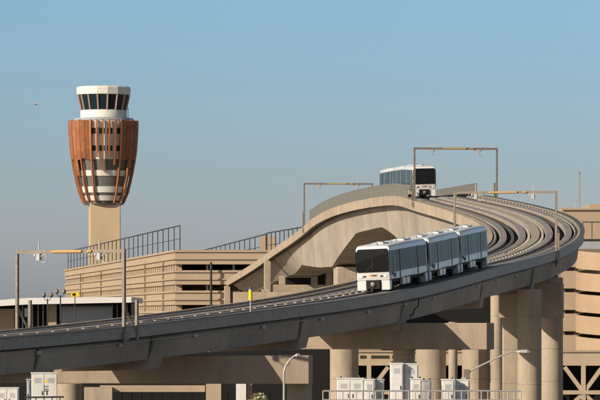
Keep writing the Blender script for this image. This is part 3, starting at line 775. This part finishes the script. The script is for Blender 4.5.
# ------------------------------------------------------------------ foreground service deck with cabinets and railing
SDK = 10.2
m = MB(); m.box((2, 262, SDK/2-.02), (70, 34, SDK)); tag(m.build('service_deck', 'concrete_grey'), kind='structure')
def cabinet(x0, x1, ytop, D, label, dp=1.0, rz=0, shade='white_cab', marks=False):
    a = P(x0, ytop, D); b = P(x1, ytop, D); w_ = b.x-a.x; H = a.z-SDK+.02
    t = thing('equipment_cabinet', ((a.x+b.x)/2, D, SDK-.02), label, 'cabinet', 'white equipment cabinets'); t.rotation_euler.z = rz
    L = dict(local=True)
    m = MB(); m.box((0,0,H/2), (w_,dp,H)); m.build('body', shade, t, bevel=.03, **L)
    m = MB(); m.box((0,0,H+.03), (w_+.08,dp+.08,.07)); m.build('lid', shade, t, bevel=.02, **L)
    for q in ((-1,1) if w_ > 1.0 else (0,)):
        ww = w_/2-.06 if q else w_-.12
        m = MB(); m.box((q*w_/4, -dp/2-.015, H/2+.03), (ww,.03,H-.16)); d_ = m.build('door', shade, t, bevel=.01, **L)
        m = MB(); m.box((q*w_/4+(-q if q else 1)*(ww/2-.1), -dp/2-.05, H*.55), (.04,.04,.22)); m.build('handle', 'dark_metal', d_, **L)
        m = MB()
        for kk_ in range(5): m.box((q*w_/4, -dp/2-.036, H-.28-.06*kk_), (ww*.55,.02,.025))
        m.build('vent', 'panel_grey', d_, **L)
    for q in (-1, 1):
        m = MB(); m.tube([(q*w_*.35,0,H+.06),(q*w_*.35,0,H+.16)], .05, 8); m.build('lifting_eye', 'dark_metal', t, **L)
    if marks:
        m = MB(); zz = H-.52; m.add([(-.02,-dp/2-.034,zz),(.22,-dp/2-.034,zz),(.10,-dp/2-.034,zz+.2)], [(0,1,2)]); m.build('warning_sticker', 'bright_yellow', t, **L)
        for dz in (.75, .9, 1.0): m = MB(); m.box((.10,-dp/2-.036,H-dz), (.28,.008,.045)); m.build('label_plate', 'dark_metal', t, **L)
    return t
cabinet(31.5, 57, 373.5, 250, 'tall white cabinet with yellow warning triangle at lower left', marks=True, dp=1.2, rz=R(4))
cabinet(-3, 18.5, 388.5, 252, 'low white cabinet cut by the left edge at the bottom', dp=1.2)
cabinet(27, 31, 380, 251.5, 'narrow grey box against the left side of the tall marked cabinet', dp=.6, shade='panel_grey')
cabinet(337, 363.5, 379, 250, 'wide white cabinet leftmost of the right hand group', dp=1.1)
cabinet(364.2, 374.5, 380, 249.8, 'narrow white cabinet next right of the wide one', dp=.8)
cabinet(375.2, 384, 380.3, 250.3, 'small greyish cabinet right end of the low trio', dp=.7, shade='panel_grey')
cabinet(390, 403, 364, 250.2, 'tallest white cabinet, left one of the tall pair', dp=1.2)
cabinet(403.8, 418, 364.5, 250.6, 'tall white cabinet, right one of the tall pair', dp=1.2)
cabinet(410.5, 421.5, 379.5, 247.5, 'short white cabinet standing in front of the tall pair', dp=.7)
cabinet(422.5, 431, 381, 249.5, 'short grey cabinet just right of the tall pair', dp=.7, shade='panel_grey')
cabinet(441.5, 454, 380, 250, 'white cabinet below the thin column, near the long armed lamp', dp=.9)
cabinet(455, 469, 380.5, 251, 'last white cabinet on the right, beneath the long armed lamp', dp=.9)
rl = thing('railing', P(320,0,244).xy.to_3d()+Vector((0,0,SDK)), 'grey pipe railing in front of the white cabinets', 'railing')
ztop_r = P(0, 391, 244).z
rl_pts = lambda x, z: Vector((P(x,0,244).x, 244+(6 if x < 322 else 0), z))
m = MB(); m.tube([rl_pts(x, ztop_r) for x in (323, 380, 440, 521)], .045, 8); m.build('top_rail', 'galv', rl)
m = MB(); m.tube([rl_pts(x, ztop_r-.5) for x in (323, 380, 440, 521)], .03, 8); m.build('mid_rail', 'galv', rl)
x = 323
while x < 522:
    m = MB(); m.tube([rl_pts(x, SDK), rl_pts(x, ztop_r)], .035, 6); m.build('post', 'galv', rl); x += 6.6
rl = thing('railing', P(0,0,244).xy.to_3d()+Vector((0,0,SDK)), 'dark pipe railing in front of the lower left cabinets', 'railing')
zt2 = P(0, 397.5, 244).z
for x in (28, 36, 44, 52, 60): m = MB(); m.tube([rl_pts(x, SDK)-Vector((0,6,0)), rl_pts(x, zt2)-Vector((0,6,0))], .035, 6); m.build('post', 'dark_metal', rl)
m = MB(); m.tube([P(25,397.5,244), P(64,397,244)], .05, 8); m.build('top_rail', 'dark_metal', rl)

# street lamps
D = 262; 
t = thing('street_lamp', P(284,0,D).xy.to_3d(), 'slender lamp post with short curved arm in front of the wide straddle beam', 'street lamp')
m = MB(); m.tube([P(284,316+CAMZ*F/D,D), P(284,372,D)], [.11,.07], 10); m.tube([P(284,372,D), P(285.5,366,D), P(290,359.5,D), P(294.5,355.8,D)], [.07,.06,.05,.04], 8); m.build('pole', 'galv', t, smooth=True)
m = MB(); m.loft([[P(294,355.4,D-.12),P(294,356.4,D-.12),P(294,356.4,D+.12),P(294,355.4,D+.12)], [P(297,353.4,D-.18),P(297,356.4,D-.18),P(297,356.4,D+.18),P(297,353.4,D+.18)], [P(299.8,353.6,D-.1),P(299.8,355,D-.1),P(299.8,355,D+.1),P(299.8,353.6,D+.1)]]); m.build('lamp_head', 'white_device', t)
D = 262
t = thing('street_lamp', P(469,0,D).xy.to_3d(), 'lamp with long rising arm crossing the tall bright columns', 'street lamp')
m = MB(); m.tube([P(468.5,316+CAMZ*F/D,D), P(468.5,370,D)], [.12,.08], 10); m.box(P(466.5,373.5,D),(.35,.2,.5)); m.build('pole', 'steel', t)
m = MB(); m.tube([P(468.5,372.5,D), P(480,366,D), P(500,356.5,D), P(509,352.6,D), P(512,351.8,D), P(518,351.6,D)], [.06,.055,.05,.045,.045,.045], 8); m.build('arm', 'galv', t, smooth=True)
m = MB(); m.loft([[P(x,y0,D-w0),P(x,y1,D-w0),P(x,y1,D+w0),P(x,y0,D+w0)] for x, y0, y1, w0 in ((516.5,351,352.2,.07),(520,350,352.6,.16),(527,349.6,352.8,.18),(530.3,351,352.8,.08))]); m.build('lamp_head', 'white_device', t)

# yellow marker on the guideway edge
f = frame(s_of_D(322)); 
best = min((abs((pt(s, 5.0, 0).x)*F/(pt(s, 5.0, 0).y)+300-253.3), s) for s in [i*.5 for i in range(int(TOT*2))] if frame(s).D < 400)[1]
p = pt(best, 4.84, 0.07); kk = p.y/F
t = thing('marker_post', p, 'yellow topped marker post on the guideway edge, left of centre', 'marker')
m = MB(); m.tube([p, p+Vector((0,0,12*kk))], .055, 8); m.build('pole', 'galv', t)
m = MB(); m.tube([p+Vector((0,0,11.5*kk)), p+Vector((0,0,22*kk))], .145, 12); m.build('sleeve', 'bright_yellow', t)
m = MB(); m.tube([p+Vector((0,0,22*kk+.003)), p+Vector((0,0,24.5*kk))], [.15,.10], 12); m.build('cap', 'blue_cap', t)

# distant aircraft
p = P(35.8, 104.2, 9000)
t = thing('airplane', p, 'tiny distant airliner in the sky at upper left', 'airplane')
kk = 9000/F
m = MB(); m.tube([(-7.5,3,0),(-6,2.4,.2),(-2,1,.3),(4,-1.5,.3),(7,-2.8,.1),(8,-3.2,0)], [.3,1.0,1.25,1.25,.9,.2], 10); m.build('fuselage', 'aircraft', t, local=True, smooth=True)
for q in (-1, 1):
    m = MB(); m.add([(-1,.5,-.4),(2.2,-.7,-.4),(-1.5+q*1.5,q*9.5,.5),(-2.6+q*1.5,q*9.5,.5),(-1,.5,-.7),(2.2,-.7,-.7),(-1.5+q*1.5,q*9.5,.35),(-2.6+q*1.5,q*9.5,.35)],[(0,1,2,3),(7,6,5,4),(0,4,5,1),(1,5,6,2),(2,6,7,3),(3,7,4,0)]); m.build('wing', 'dark_metal', t, local=True)
    m = MB(); m.tube([(-.6,q*3.2,-1.1),(1.6,q*3.2-.6,-1.1)], .7, 8); m.build('engine', 'dark_metal', t, local=True)
m = MB(); m.add([(-7.2,2.9,.3),(-4.6,1.9,.5),(-7.4,3,3.6),(-8.4,3.3,3.6),(-7.2,3.1,.3),(-4.6,2.1,.5),(-7.4,3.2,3.6),(-8.4,3.5,3.6)],[(0,1,2,3),(7,6,5,4),(0,4,5,1),(1,5,6,2),(2,6,7,3),(3,7,4,0)]); m.build('tail', 'copper', t, local=True)

# drain hose hanging from the joint right of the near train
sj = s_of_px(408); q = pt(sj, 5.0, -.8); 
m = MB(); m.tube([q, q+Vector((-.05,-.15,-.7)), q+Vector((-.35,-.2,-.95)), q+Vector((-.45,-.1,-1.3)), q+Vector((-.75,-.1,-1.6)), q+Vector((-.8,0,-2.3))], .055, 6)
m.build('drain_hose', 'black', gw)
# conduit run under the fascia of the near girder
ss = [js[1]+i*1.5 for i in range(int((js[6]-js[1])/1.5))]
m = MB(); m.tube([pt(q, 4.66, -1.12) for q in ss], .055, 6); m.build('conduit', 'galv', gw)
for q in ss[::6]:
    m = MB(); f = frame(q); m.box(pt(q, 4.66, -1.22, f), (.12,.42,.26), rz=math.atan2(-f.h.x, f.h.y)); m.build('junction_box', 'galv', gw)

# parked cars inside the garage, seen in the opening
def parked_car(x, zf, y, col, label):
    t = thing('parked_car', (x, y, zf), label, 'car', 'cars parked inside the garage')
    m = MB(); m.loft([[Vector((x+a, y+b, zf+z)) for a, z in ((-2.2,.3),(2.2,.3),(2.25,.75),(1.4,.92),(-1.6,.95),(-2.2,.8))] for b in (-.88,.88)]); m.build('body', col, t, bevel=.06)
    m = MB(); m.loft([[Vector((x+a, y+b*k_, zf+z)) for a, z, k_ in ((-1.55,.95,1),(1.25,.93,1),(.55,1.42,.82),(-1.1,1.44,.82))] for b in (-.8,.8)]); m.build('cabin', 'glass_and_shade', t)
    for a in (-1.4, 1.4):
        for b in (-.8, .8):
            m = MB(); m.tube([(x+a, y+b-.12, zf+.33), (x+a, y+b+.12, zf+.33)], .33, 14); m.build('wheel', 'rubber', t)
mat('car_red', (.35,.03,.03), rough=.3, coat=.5); mat('car_blue', (.08,.10,.14), rough=.3, coat=.5); mat('car_silver', (.45,.46,.47), rough=.3, coat=.5)
for x_, kf, c_, l_ in ((189,2,'car_red','red car parked in the garage opening near the building corner'), (204,2,'car_silver','silver car parked in the garage opening beside the downpipe'), (224,1,'car_blue','dark car parked in the top garage opening')):
    zf = top-PER*kf-1.04
    parked_car((x_-300)*(GD+4)/F, zf, GD+3.2, c_, l_)

# pale flowering tree top between the columns at the bottom
D = 372; p = P(259, 394, D); 
t = thing('tree', (p.x, D, 0), 'small pale flowering tree top peeking up at the bottom, left of the curved lamp', 'tree')
mat('bark', (.12,.09,.06)); mat('blossom', (.52,.48,.32), var=.3, scale=3)
m = MB(); m.tube([(p.x, D, 0), (p.x+.1, D, 3), (p.x-.1, D, 6), (p.x, D, p.z-.8)], [.16,.13,.09,.04], 8)
for k_ in range(9):
    a = k_*2.4; z = 3.5+k_*.45; m.tube([(p.x, D, z), (p.x+.8*math.cos(a), D+.8*math.sin(a), z+.9)], [.06,.02], 5)
m.build('trunk', 'bark', t)
m = MB(); rr = random.Random(3)
for k_ in range(1500):
    z = rr.uniform(-4.2, .0); R_ = 1.25*math.sqrt(max(.02, 1-((z+2.1)/2.2)**2)); a = rr.uniform(0, 2*PI); r_ = R_*math.sqrt(rr.random())*(.8+.3*math.sin(5*a+z*3))
    c = Vector((p.x+r_*math.cos(a), D+r_*math.sin(a), p.z+z)); d1 = Vector((rr.uniform(-1,1), rr.uniform(-1,1), rr.uniform(-1,1))).normalized()*.11; d2 = d1.orthogonal().normalized()*.08
    m.add([c-d1-d2, c+d1-d2, c+d1+d2, c-d1+d2], [(0,1,2,3)])
m.build('crown', 'blossom', t)
